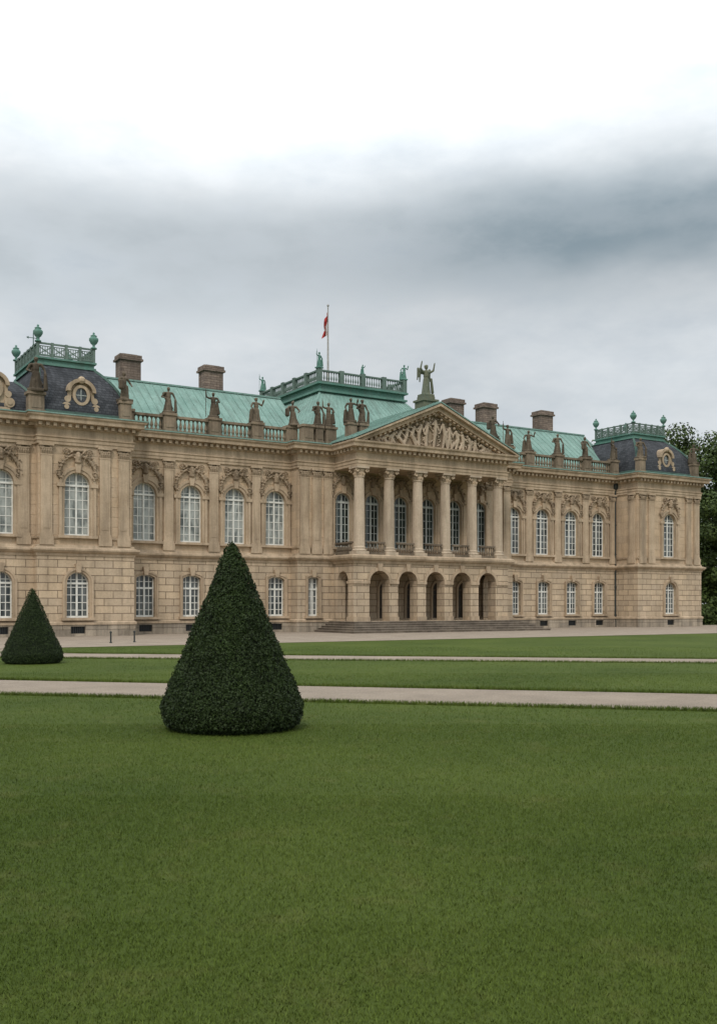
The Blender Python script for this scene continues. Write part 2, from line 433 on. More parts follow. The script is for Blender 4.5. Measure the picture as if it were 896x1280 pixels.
def add_window(ms, x, y, name="window"):
    w = part(name, ms[0], None, (x, y, 0)); link("frame", ms[1], w); link("pane", ms[2], w); return w
W_up = window_meshes(*UP, 0.34, 4, 7, M_frame, M_pale)
W_upc = window_meshes(*UC, 0.22, 4, 7, M_framed, M_dark, mw=0.02)
W_upr = window_meshes(*UP, 0.34, 4, 7, M_frame, M_mid)
W_lo = window_meshes(*LO, 0.2, 4, 6, M_frame, M_mid)
W_lp = window_meshes(*LP, 0.24, 4, 6, M_frame, M_mid)
W_ln = window_meshes(*LN, 0.18, 3, 6, M_frame, M_mid)
W_dr = window_meshes(*DR, 0.2, 2, 3, M_door, M_doorp, key=False)
for seg, lst in upper.items():
    for x, t in lst:
        ms = W_upc if t is UC else (W_upr if x > 54 else W_up)
        add_window(ms, x, outline[seg][1])
for seg, lst in lower.items():
    for x, t in lst:
        ms = {id(LO): W_lo, id(LP): W_lp, id(LN): W_ln, id(DR): W_dr}[id(t)]
        add_window(ms, x, outline[seg][1] - 0.12, "entrance_door" if t is DR else "window")
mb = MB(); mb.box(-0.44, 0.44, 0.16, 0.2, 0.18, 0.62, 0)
for k in range(7): mb.box(-0.39 + k * 0.13 - 0.012, -0.39 + k * 0.13 + 0.012, 0.06, 0.085, 0.18, 0.62, 1)
me_b = mb.mesh("basement_window", [M_black, M_iron])
for seg, lst in base.items():
    for x in lst: part("basement_window", me_b, None, (x, outline[seg][1] - 0.2, 0))

# ------------------------------------------------------------------ organic (remeshed) sculpture
def blob_mesh(name, chains, voxel, mat, extra=None, smooth=True):
    mb = MB()
    for ch in chains:
        p0, p1, r0, r1 = ch; p0 = Vector(p0); p1 = Vector(p1); L = (p1 - p0).length
        n = max(2, int(L / (min(r0, r1) * 0.55)) + 1); n = min(n, 30)
        for k in range(n):
            t = k / (n - 1); mb.sphere(p0.lerp(p1, t), r0 + (r1 - r0) * t, n=10)
    if extra: extra(mb)
    me = mb.mesh(name + "_src", [mat])
    o = bpy.data.objects.new("tmp", me); COL.objects.link(o)
    md = o.modifiers.new("r", 'REMESH'); md.mode = 'VOXEL'; md.voxel_size = voxel; md.use_smooth_shade = smooth
    dg = bpy.context.evaluated_depsgraph_get()
    res = bpy.data.meshes.new_from_object(o.evaluated_get(dg)); res.name = name
    bpy.data.objects.remove(o); bpy.data.meshes.remove(me)
    if not res.materials: res.materials.append(mat)
    return res
def statue_mesh(name, pose, mat, seed):
    r = random.Random(seed); C = []
    lean = r.uniform(-0.05, 0.05)
    for k in range(11):
        a = 2 * math.pi * k / 11 + r.uniform(-.2, .2); rb = 0.21 + r.uniform(-.03, .05)
        C.append(((rb * math.cos(a), rb * 0.8 * math.sin(a), 0.12), (0.11 * math.cos(a) + lean, 0.09 * math.sin(a), 0.98), 0.06, 0.055))
    C += [((0, 0, 0.1), (lean, 0, 0.95), 0.18, 0.13), ((-0.1, -0.17, 0.12), (-0.05, -0.14, 0.55), 0.06, 0.08), ((0.12, -0.1, 0.1), (0.08, -0.1, 0.9), 0.08, 0.07)]
    C += [((lean, 0, 0.95), (lean * 1.5, 0, 1.15), 0.13, 0.145), ((lean * 1.5, 0, 1.15), (lean * 1.5, 0, 1.34), 0.155, 0.145),
          ((lean * 1.5 - 0.17, 0, 1.38), (lean * 1.5 + 0.17, 0, 1.38), 0.08, 0.08), ((lean * 1.5, 0, 1.4), (lean * 1.3, -0.02, 1.55), 0.06, 0.055),
          ((lean * 1.3, -0.02, 1.6), (lean * 1.3, -0.03, 1.68), 0.09, 0.1), ((lean * 1.3, 0.03, 1.64), (lean * 1.3, 0.06, 1.70), 0.09, 0.08), ((lean * 1.3, -0.12, 1.63), (lean * 1.3, -0.13, 1.62), 0.028, 0.028)]
    sh = lambda s: (lean * 1.5 + s * 0.23, 0, 1.37)
    def arm(s, el, ha): C.append((sh(s), el, 0.07, 0.055)); C.append((el, ha, 0.053, 0.04)); C.append((ha, (Vector(ha) + (Vector(ha) - Vector(el)) * 0.35), 0.045, 0.032))
    if pose == 0:
        arm(-1, (-0.38, 0.02, 1.1), (-0.22, -0.2, 1.0)); arm(1, (0.36, 0, 1.12), (0.42, -0.12, 0.88))
        C.append(((-0.25, 0.1, 1.35), (0.2, 0.15, 0.4), 0.09, 0.12)); C.append(((0.4, -0.1, 0.9), (0.42, -0.05, 0.15), 0.07, 0.11))
    elif pose == 1:
        arm(-1, (-0.42, -0.05, 1.45), (-0.44, -0.1, 1.72)); arm(1, (0.36, -0.02, 1.12), (0.18, -0.2, 1.05))
        C.append(((-0.46, -0.12, 0.1), (-0.46, -0.12, 2.0), 0.032, 0.028)); C.append(((0.2, -0.2, 1.1), (0.3, -0.15, 0.3), 0.07, 0.1))
    elif pose == 2:
        arm(-1, (-0.36, 0, 1.12), (-0.3, -0.18, 0.9)); arm(1, (0.4, -0.05, 1.25), (0.38, -0.2, 1.48))
        C.append(((0.4, -0.2, 1.5), (0.42, -0.22, 1.62), 0.07, 0.05)); C.append(((-0.36, 0.05, 0.1), (-0.33, 0.0, 0.85), 0.14, 0.12))
    elif pose == 3:
        arm(-1, (-0.4, -0.08, 1.52), (-0.36, -0.12, 1.80)); arm(1, (0.42, -0.08, 1.48), (0.44, -0.14, 1.78))
        for s in (-1, 1):
            C.append(((s * 0.12, 0.12, 1.3), (s * 0.36, 0.2, 1.55), 0.06, 0.08)); C.append(((s * 0.36, 0.2, 1.55), (s * 0.40, 0.22, 0.95), 0.075, 0.035)); C.append(((s * 0.25, 0.18, 1.45), (s * 0.27, 0.2, 0.85), 0.07, 0.035))
        C.append(((0.3, -0.05, 1.0), (0.42, 0.0, 0.3), 0.07, 0.09))
    elif pose == 4:
        arm(-1, (-0.4, -0.05, 1.15), (-0.42, -0.22, 1.0)); arm(1, (0.38, 0, 1.1), (0.3, -0.2, 0.95))
        C.append(((-0.4, -0.25, 0.75), (-0.4, -0.25, 1.1), 0.15, 0.15)); C.append(((0, 0, 1.76), (0, 0.05, 1.84), 0.05, 0.03)); C.append(((-0.2, 0.15, 1.3), (0.25, 0.2, 0.2), 0.1, 0.13))
    def ex(mb): mb.box(-0.34, 0.34, -0.3, 0.3, 0.0, 0.14)
    return blob_mesh(name, C, 0.024, mat, ex)
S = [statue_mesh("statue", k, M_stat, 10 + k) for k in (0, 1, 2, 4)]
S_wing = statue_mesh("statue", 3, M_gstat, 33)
S_cu = statue_mesh("statue", 1, M_coph, 5)
S_cu2 = statue_mesh("statue", 2, M_coph, 6)
SLAB = ["dark weathered stone statue of a robed figure on the roof parapet", "weathered stone statue holding a tall staff on the roof parapet",
        "weathered stone statue with one raised hand on the roof parapet", "stone statue of a warrior with shield on the roof parapet"]
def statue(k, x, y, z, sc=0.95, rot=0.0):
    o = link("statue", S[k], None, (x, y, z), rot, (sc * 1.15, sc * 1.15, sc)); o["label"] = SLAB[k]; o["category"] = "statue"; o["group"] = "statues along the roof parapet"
    return o

def ornament():
    C = []
    r = random.Random(3)
    for s in (-1, 1):
        pts = [(0.0, 10.85), (s * 0.25, 11.05), (s * 0.5, 10.95), (s * 0.72, 10.7), (s * 0.9, 10.4), (s * 0.98, 10.0), (s * 0.95, 9.7)]
        for a, b in zip(pts[:-1], pts[1:]):
            C.append(((a[0], -0.05, a[1]), (b[0], -0.05, b[1]), 0.085 + r.uniform(0, .03), 0.075 + r.uniform(0, .03)))
        for k in range(44):
            a = pts[r.randrange(len(pts))]; x = a[0] + r.uniform(-.17, .17); z = a[1] + r.uniform(-.12, .22)
            C.append(((x, -0.06, z), (x + r.uniform(-.1, .1), -0.17, z + r.uniform(-.1, .1)), 0.042, 0.03))
        for k in range(12):
            a = k * 0.6; rr = 0.19 - k * 0.012; C.append(((s * 0.62 + rr * math.cos(a), -0.08, 11.3 + rr * math.sin(a)), (s * 0.62 + rr * math.cos(a + .5), -0.08, 11.3 + rr * math.sin(a + .5)), 0.036, 0.036))
        C.append(((s * 0.3, -0.08, 11.25), (s * 0.45, -0.12, 11.4), 0.07, 0.045))
    C.append(((0, -0.12, 10.7), (0, -0.16, 11.15), 0.18, 0.14)); C.append(((0, -0.25, 10.85), (0, -0.27, 10.98), 0.08, 0.08))
    C.append(((-0.25, -0.08, 11.38), (0.25, -0.08, 11.38), 0.08, 0.08))
    return blob_mesh("carved_ornament", C, 0.022, M_carv)
ORN = ornament()
for seg, lst in upper.items():
    for x, t in lst:
        if t is UC: part("carved_ornament", ORN, None, (x, outline[seg][1], 0.12), 0, (0.9, 1, 1))
        else: part("carved_ornament", ORN, None, (x, outline[seg][1], 0.05), 0, (1.15, 1.3, 1))

# pilasters
mb = MB()
mb.box(-0.42, 0.42, -0.2, 0.03, 5.6, 6.12); mb.box(-0.38, 0.38, -0.18, 0.03, 6.12, 6.3); mb.box(-0.33, 0.33, -0.15, 0.03, 6.3, 11.02)
mb.box(-0.21, 0.21, -0.17, 0.0, 6.6, 10.75)
mb.box(-0.36, 0.36, -0.17, 0.03, 11.02, 11.1); mb.box(-0.44, 0.44, -0.24, 0.03, 11.6, 11.75)
pil = mb.mesh("pilaster", [M_trim])
C = []
for s in (-1, 1):
    for k in range(9):
        a = k * 0.65; rr = 0.13 - k * 0.011
        C.append(((s * 0.3 + rr * math.cos(a), -0.17, 11.47 + rr * math.sin(a)), (s * 0.3 + rr * math.cos(a + .5), -0.17, 11.47 + rr * math.sin(a + .5)), 0.035, 0.035))
for k in range(5):
    x = -0.28 + k * 0.14
    C.append(((x, -0.12, 11.12), (x, -0.2, 11.3), 0.06, 0.05))
    C.append(((x * 0.9 + 0.03, -0.12, 11.28), (x * 0.9 + 0.03, -0.2, 11.42), 0.05, 0.04))
C.append(((-0.25, -0.08, 11.2), (0.25, -0.08, 11.2), 0.1, 0.1)); C.append(((-0.28, -0.08, 11.45), (0.28, -0.08, 11.45), 0.1, 0.1))
cap = blob_mesh("capital", C, 0.025, M_carv)
def add_pil(x, y, rot=0):
    p = part("pilaster", pil, None, (x, y, 0), rot); link("capital", cap, p)
for x in (8.0, 10.7, 11.8, 14.55): add_pil(x, -1.9)
for x in (15.75, 19.35, 20.55): add_pil(x, -2.5)
for x in (24.48, 27.75, 30.98): add_pil(x, 0)
for x in (34.25, 35.25, 36.2, 51.1, 52.9): add_pil(x, -1.1)
for x in (56.25, 59.48, 62.73, 66.0): add_pil(x, 0)
for x in (67.1, 68.2, 73.0, 74.1): add_pil(x, -2.5)
add_pil(66.6, -1.9, -math.pi / 2)

# ------------------------------------------------------------------ portico
AW = 1.68
pp = [(36.6, -1.1), (36.6, -4.1), (50.6, -4.1), (50.6, -1.1)]
mb = MB()
wallseg(mb, pp[0], pp[1], 0.7, 5.1, [(1.5, 1.45, 0.8, 4.36, 'arch')], 0.65, 0)
wallseg(mb, pp[1], pp[2], 0.7, 5.1, [(x - 36.6, AW, 0.8, 4.4, 'arch') for x in AR], 0.95, 0)
wallseg(mb, pp[2], pp[3], 0.7, 5.1, [(1.5, 1.45, 0.8, 4.36, 'arch')], 0.65, 0)
wallseg(mb, (37.25, -1.2), (37.25, -3.15), 0.7, 5.0, [(1.4, 1.45, 0.8, 4.36, 'arch')] if False else [(1.0, 1.4, 0.8, 4.36, 'arch')], 0.01, 0)
part("arcade_wall", mb.mesh("arcade_wall", [M_rus], fixn=False))
mb = MB()
ra = AW / 2; zc_ = 4.4 - ra
for x in AR:
    mb.prismY([(x - 0.14, 4.38), (x + 0.14, 4.38), (x + 0.2, 4.9), (x - 0.2, 4.9)], -4.24, -4.02)
    nn = 14
    for i in range(nn):
        a = math.pi * i / nn; b = math.pi * (i + 1) / nn; r0 = ra - 0.01; r1 = ra + 0.2
        mb.prismY([(x + r0 * math.cos(a), zc_ + r0 * math.sin(a)), (x + r0 * math.cos(b), zc_ + r0 * math.sin(b)), (x + r1 * math.cos(b), zc_ + r1 * math.sin(b)), (x + r1 * math.cos(a), zc_ + r1 * math.sin(a))], -4.165, -4.05)
edges = [36.55] + [v for x in AR for v in (x - ra + 0.02, x + ra - 0.02)] + [50.65]
for i in range(6):
    a, b = edges[2 * i], edges[2 * i + 1]
    mb.box(a, b, -4.2, -3.18, zc_ - 0.1, zc_ + 0.08); mb.box(a, b, -4.19, -3.19, 0.72, 1.1)
mb.sweep(pp, [(-0.5, 4.9), (0.1, 4.9), (0.14, 5.08), (0.3, 5.14), (0.38, 5.27), (0.38, 5.42), (0.12, 5.53), (-0.5, 5.56)])
mb.box(36.75, 50.45, -3.9, -1.05, 4.98, 5.545)
part("portico_floor", mb.mesh("portico_floor", [M_trim]))
mb = MB()
for i in range(5):
    x0 = 35.0 + 0.3 * i; x1 = 52.6 - 0.34 * i
    mb.box(x0, x1, -6.7 + 0.44 * i, -1.35, -0.02 + 0.16 * i if i else -0.02, 0.155 * (i + 1) - 0.03)
    mb.box(x0 - 0.04, x1 + 0.04, -6.74 + 0.44 * i, -1.34, 0.155 * (i + 1) - 0.032, 0.155 * (i + 1) + 0.002)
part("entrance_steps", mb.mesh("entrance_steps", [M_step]))
CX = [37.3 + 2.52 * k for k in range(6)]
mb = MB()
mb.box(-0.52, 0.52, -0.5, 0.5, 5.54, 5.75)
prof = [(0.5, 5.75), (0.53, 5.8), (0.5, 5.87), (0.44, 5.9), (0.43, 5.95), (0.46, 6.0), (0.44, 6.04), (0.405, 6.08)]
for k in range(9):
    t = k / 8; prof.append((0.40 - 0.06 * t ** 1.6, 6.12 + 4.85 * t))
prof += [(0.38, 11.0), (0.38, 11.06), (0.33, 11.1), (0.35, 11.4), (0.43, 11.5), (0.43, 11.55)]
n = 48; vs = []
for r, z in prof:
    for i in range(n):
        a = 2 * math.pi * i / n; fl = 0.0
        if 6.1 < z < 11.0 and i % 2: fl = 0.014
        vs.append(((r - fl) * math.cos(a), (r - fl) * math.sin(a), z))
k = len(prof)
mb.add(vs, [(j * n + i, j * n + (i + 1) % n, (j + 1) * n + (i + 1) % n, (j + 1) * n + i) for j in range(k - 1) for i in range(n)])
mb.box(-0.54, 0.54, -0.54, 0.54, 11.6, 11.735)
colm = mb.mesh("portico_column", [M_col])
C = []
for sx in (-1, 1):
    for sy in (-1, 1):
        for k in range(9):
            a = k * 0.65; rr = 0.15 - k * 0.013
            C.append(((sx * (0.4 + rr * math.cos(a)), sy * 0.42, 11.42 + rr * math.sin(a)), (sx * (0.4 + rr * math.cos(a + .5)), sy * 0.42, 11.42 + rr * math.sin(a + .5)), 0.05, 0.05))
for k in range(12):
    a = 2 * math.pi * k / 12
    C.append(((0.34 * math.cos(a), 0.34 * math.sin(a), 11.08), (0.42 * math.cos(a), 0.42 * math.sin(a), 11.26), 0.055, 0.05))
C.append(((0, 0, 11.1), (0, 0, 11.5), 0.34, 0.42))
colcap = blob_mesh("capital", C, 0.03, M_trim)
for x in CX:
    c = part("portico_column", colm, None, (x, -3.7, 0)); link("capital", colcap, c)
def balus_mesh(L, z0, h, mats, stp=0.27, thick=0.2, br=0.075):
    mb = MB(); mb.box(0, L, -thick / 2, thick / 2, z0, z0 + h * 0.14); mb.box(0, L, -thick / 2 - 0.03, thick / 2 + 0.03, z0 + h * 0.86, z0 + h)
    n = max(1, int(L / stp)); a = z0 + h * 0.14; hh = h * 0.72
    for i in range(n):
        x = (i + 0.5) * L / n
        mb.lathe([(br * .8, a), (br * .8, a + hh * .08), (br * .45, a + hh * .14), (br, a + hh * .34), (br * .75, a + hh * .5), (br * .4, a + hh * .75), (br * .4, a + hh * .85), (br * .8, a + hh * .92), (br * .8, a + hh)], 8, (x, 0, 0))
    return mb.mesh("balustrade", mats)
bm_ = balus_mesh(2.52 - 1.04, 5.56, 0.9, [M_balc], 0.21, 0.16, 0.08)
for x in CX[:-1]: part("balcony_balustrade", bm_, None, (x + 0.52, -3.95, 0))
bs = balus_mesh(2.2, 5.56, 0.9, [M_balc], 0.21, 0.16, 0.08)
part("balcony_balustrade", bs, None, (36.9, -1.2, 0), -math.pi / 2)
ep = [(36.85, -1.1), (36.85, -4.12), (50.35, -4.12), (50.35, -1.1)]
mb = MB(); entab(mb, ep, 0.012); mb.box(36.95, 50.25, -4.0, -0.95, 11.75, 13.35)
part("portico_entablature", mb.mesh("portico_entablature", [M_trim]))
AX, AZ = 43.6, 16.72; LX, RX, BZ = 36.15, 51.05, 13.52
mb = MB()
mb.add([(LX + 0.6, -4.02, 13.4), (RX - 0.6, -4.02, 13.4), (AX, -4.02, AZ - 0.35)], [(0, 1, 2)], 1)
for s, X0 in ((1, LX), (-1, RX)):
    A = Vector((X0, 0, BZ)); B = Vector((AX, 0, AZ)); d = (B - A)
    ax_ = AX
    def pt(t, dz): return (X0 + (AX - X0) * t, BZ + (AZ - BZ) * t + dz)
    mb.prismY([(X0, BZ - 0.02), (AX, AZ), (AX, AZ - 0.2), (X0 + s * 0.02, BZ - 0.13)], -4.88, -3.85)
    mb.prismY([pt(0.03, -0.12), (AX, AZ - 0.19), (AX, AZ - 0.52), pt(0.14, -0.45)], -4.6, -3.86)
    mb.prismY([pt(0.1, -0.45), (AX, AZ - 0.5), (AX, AZ - 0.72), pt(0.19, -0.62)], -4.3, -3.87)
    dn = d.normalized()
    for i in range(17):
        t = 0.12 + i * 0.052
        c = Vector((X0 + (AX - X0) * t, -4.4, BZ + (AZ - BZ) * t - 0.56))
        mb.beam(c - dn * 0.1, c + dn * 0.1, 0.24, 0.16)
part("pediment", mb.mesh("pediment", [M_trim, M_carv]))
C = []; r = random.Random(12)
xs = [-5.0, -4.4, -3.7, -3.1, -2.5, -1.9, -1.3, -0.7, 0.0, 0.7, 1.3, 1.9, 2.5, 3.1, 3.7, 4.4, 5.0]
for i, dx in enumerate(xs):
    H = (AZ - BZ) * (1 - abs(dx) / 7.45) - 0.7
    x = AX + dx; y = -4.14; zb = 13.55; H = max(0.4, H)
    lean = r.uniform(-.25, .25) + (-0.25 if dx < 0 else 0.25)
    hd = (x - lean * 0.4, y - 0.1, zb + H - 0.12)
    hip = (x + lean * 0.4, y, zb + H * 0.45)
    C.append(((x + r.uniform(-.3, .3), y, zb + 0.05), hip, 0.10, 0.15)); C.append(((x + r.uniform(-.45, .45), y, zb + 0.05), hip, 0.09, 0.14))
    C.append((hip, (x, y - 0.03, zb + H * 0.78), 0.16, 0.13)); C.append((hd, hd[:2] + (hd[2] + 0.03,), 0.11, 0.10))
    for s in (-1, 1):
        el = (x + s * 0.3, y - 0.07, zb + H * r.uniform(.45, .8)); C.append(((x + s * .1, y, zb + H * 0.75), el, 0.065, 0.055)); C.append((el, (el[0] + s * r.uniform(-.15, .2), y - 0.1, el[2] + r.uniform(-.3, .3)), 0.055, 0.04))
for k in range(190):
    dx = r.uniform(-6, 6); H = (AZ - BZ) * (1 - abs(dx) / 7.45) - 0.75
    z = 13.6 + r.random() * max(0.05, H); C.append(((AX + dx, -4.06, z), (AX + dx + r.uniform(-.22, .22), -4.1, z + r.uniform(-.18, .1)), 0.055, 0.035))
C.append(((AX - 5.9, -4.05, 13.6), (AX - 5.2, -4.08, 13.7), 0.09, 0.13)); C.append(((AX + 5.9, -4.05, 13.6), (AX + 5.2, -4.08, 13.7), 0.09, 0.13))
part("pediment_relief", blob_mesh("pediment_relief", C, 0.03, M_col))
mb = MB()
for X0 in (LX - 0.05, RX + 0.05):
    mb.add([(X0, -4.93, BZ + 0.02), (AX, -4.93, AZ + 0.04), (AX, 7, AZ + 0.04), (X0, 7, BZ + 0.02), (X0, -4.93, BZ + 0.1), (AX, -4.93, AZ + 0.13), (AX, 7, AZ + 0.13), (X0, 7, BZ + 0.1)],
           [(0, 1, 2, 3), (4, 5, 6, 7), (0, 1, 5, 4), (0, 3, 7, 4)])
    for k in range(20):
        y = -4.6 + k * 0.55
        mb.beam((X0, y, BZ + 0.13), (AX, y, AZ + 0.16), 0.05, 0.05)
part("pediment_roof", mb.mesh("pediment_roof", [M_cop]))
mb = MB(); mb.box(43.0, 44.2, -3.6, -2.4, 16.0, 17.1); mb.box(42.9, 44.3, -3.7, -2.3, 17.1, 17.25); mb.box(43.12, 44.08, -3.48, -2.52, 17.25, 17.5)
part("statue_pedestal", mb.mesh("statue_pedestal", [M_gstat]))
o = link("statue", S_wing, None, (43.6, -3.0, 17.5), 0, (1.42, 1.42, 1.36)); o["label"] = "large winged statue with raised arms on the pediment apex"; o["category"] = "statue"

# ------------------------------------------------------------------ roofs
def loft(mb, b, t, z0, z1, ease, n=8, seams=0.0, corner=True, mi=0, smi=0):
    rings = []
    for k in range(n + 1):
        f = ease(k / n); q = [b[i] + (t[i] - b[i]) * f for i in range(4)]; z = z0 + (z1 - z0) * k / n
        rings.append([(q[0], q[2], z), (q[1], q[2], z), (q[1], q[3], z), (q[0], q[3], z)])
    vs = [p for rg in rings for p in rg]
    fs = [(k * 4 + i, k * 4 + (i + 1) % 4, (k + 1) * 4 + (i + 1) % 4, (k + 1) * 4 + i) for k in range(n) for i in range(4)]
    fs.append((n * 4, n * 4 + 1, n * 4 + 2, n * 4 + 3)); mb.add(vs, fs, mi)
    if corner:
        for i in range(4):
            for k in range(n): mb.beam(rings[k][i], rings[k + 1][i], 0.16, 0.14, up=(0, 1, 0.01), mi=smi)
    if seams:
        for i in range(4):
            a0 = Vector(rings[0][i]); b0 = Vector(rings[0][(i + 1) % 4]); L = (b0 - a0).length; m = int(L / seams)
            nrm = [(0, -1, 0.4), (1, 0, 0.4), (0, 1, 0.4), (-1, 0, 0.4)][i]
            for j in range(1, m):
                s = j / m
                for k in range(n):
                    p = Vector(rings[k][i]).lerp(Vector(rings[k][(i + 1) % 4]), s); q = Vector(rings[k + 1][i]).lerp(Vector(rings[k + 1][(i + 1) % 4]), s)
                    mb.beam(p, q, 0.035, 0.04, up=nrm, mi=smi)
for xa, xb in ((19.0, 36.0), (51.2, 68.5)):
    mb = MB()
    mb.add([(xa, 0.35, 13.5), (xb, 0.35, 13.5), (xb, 6, 18.1), (xa, 6, 18.1), (xa, 11.65, 13.5), (xb, 11.65, 13.5)], [(0, 1, 2, 3), (3, 2, 5, 4), (0, 3, 4), (1, 2, 5)])
    k = xa + 0.3
    while k < xb:
        mb.beam((k, 0.35, 13.51), (k, 6, 18.11), 0.035, 0.05); mb.beam((k, 11.65, 13.51), (k, 6, 18.11), 0.035, 0.05); k += 0.62
    mb.beam((xa, 6, 18.14), (xb, 6, 18.14), 0.25, 0.12)
    part("wing_roof", mb.mesh("wing_roof", [M_cop]))
mb = MB(); loft(mb, (34.3, 52.9, -0.6, 17.5), (39.6, 47.6, 6.0, 16.2), 13.6, 19.1, lambda t: t ** 0.8, 8, 0.7)
part("central_roof", mb.mesh("central_roof", [M_cop]))
mb = MB()
mb.box(39.3, 47.9, 5.7, 16.5, 19.1, 19.25); mb.box(39.5, 47.7, 5.9, 16.3, 19.25, 19.7); mb.box(39.25, 47.95, 5.65, 16.55, 19.7, 19.85)
part("roof_platform", mb.mesh("roof_platform", [M_coph]))
def railing(path, z, h, mats, stp=1.2):
    mb = MB(); n = len(path)
    for i in range(n):
        A = Vector((path[i][0], path[i][1], 0)); B = Vector((path[(i + 1) % n][0], path[(i + 1) % n][1], 0)); L = (B - A).length; m = max(1, round(L / stp))
        e = 0.004 * (i % 2); zz = Vector((0, 0, z + e))
        mb.beam(A + zz + Vector((0, 0, h)), B + zz + Vector((0, 0, h)), 0.12, 0.1); mb.beam(A + zz + Vector((0, 0, 0.12)), B + zz + Vector((0, 0, 0.12)), 0.1, 0.1)
        mb.beam(A + zz + Vector((0, 0, h * 0.8)), B + zz + Vector((0, 0, h * 0.8)), 0.05, 0.045)
        for j in range(m):
            p = A.lerp(B, j / m) + zz; mb.beam(p, p + Vector((0, 0, h + 0.08)), 0.16, 0.16, up=(0, 1, 0))
            q = A.lerp(B, (j + 1) / m) + zz
            mb.beam(p + Vector((0, 0, 0.15)), q + Vector((0, 0, h * 0.78)), 0.05, 0.06, up=(0, 0, 1)); mb.beam(p + Vector((0, 0, h * 0.78)), q + Vector((0, 0, 0.15)), 0.045, 0.055)
            for t in (0.17, 0.33, 0.5, 0.67, 0.83):
                pq = p.lerp(q, t); mb.beam(pq + Vector((0, 0, 0.12)), pq + Vector((0, 0, h * 0.8)), 0.04, 0.04, up=(0, 1, 0))
    return mb.mesh("roof_railing", mats)
mb = MB(); cor = [(39.5, 5.95), (47.7, 5.95), (47.7, 16.2), (39.5, 16.2)]
for i in range(4):
    A = Vector((*cor[i], 19.85)); B = Vector((*cor[(i + 1) % 4], 19.85)); L = (B - A).length; m = round(L / 2.05); e = 0.005 * (i % 2)
    mb.beam(A + Vector((0, 0, .95 + e)), B + Vector((0, 0, .95 + e)), 0.24, 0.12); mb.beam(A + Vector((0, 0, .075 + e)), B + Vector((0, 0, .075 + e)), 0.22, 0.13)
    for j in range(m):
        p = A.lerp(B, j / m); mb.box(p.x - .19, p.x + .19, p.y - .19, p.y + .19, 19.856, 20.95)
        for t in range(1, 9):
            q = A.lerp(B, (j + t / 9) / m); mb.lathe([(.05, 0.13), (.028, 0.2), (.075, 0.38), (.035, 0.62), (.03, .72), (.06, .9)], 6, (q.x, q.y, 19.85))
part("roof_railing", mb.mesh("roof_railing", [M_copg]))
conv = lambda t: t ** 2.3
pav = [((15.45, 20.9, -2.25, 9.5), (15.75, 19.25, -0.6, 5.2)), ((66.85, 74.35, -2.25, 9.5), (68.1, 72.0, -0.6, 4.0))]
for b, t in pav:
    mb = MB(); loft(mb, b, t, 13.5, 16.95, conv, 12, 0, True, 0, 1)
    mb.sweep([(b[0], 9), (b[0], b[2]), (b[1], b[2]), (b[1], 9)], [(-0.05, 13.48), (0.12, 13.48), (0.08, 13.85), (-0.05, 13.85)], 1)
    part("pavilion_roof", mb.mesh("pavilion_roof", [M_slate, M_copd]))
    mb = MB(); x0, x1, y0, y1 = t
    mb.box(x0 - 0.12, x1 + 0.12, y0 - 0.12, y1 + 0.12, 16.92, 17.05); mb.box(x0 - 0.02, x1 + 0.02, y0 - 0.02, y1 + 0.02, 17.05, 17.3); mb.box(x0 - 0.15, x1 + 0.15, y0 - 0.15, y1 + 0.15, 17.3, 17.42)
    part("roof_platform", mb.mesh("roof_platform", [M_coph]))
    part("roof_railing", railing([(x0, y0), (x1, y0), (x1, y1), (x0, y1)], 17.42, 0.85, [M_copg], stp=0.8))
mb = MB(); loft(mb, (4.2, 15.4, -1.65, 9.5), (6.0, 14.6, 0.6, 7), 13.5, 15.9, conv, 8, 0, True, 0, 1)
part("pavilion_roof", mb.mesh("pavilion_roof", [M_slate, M_copd]))
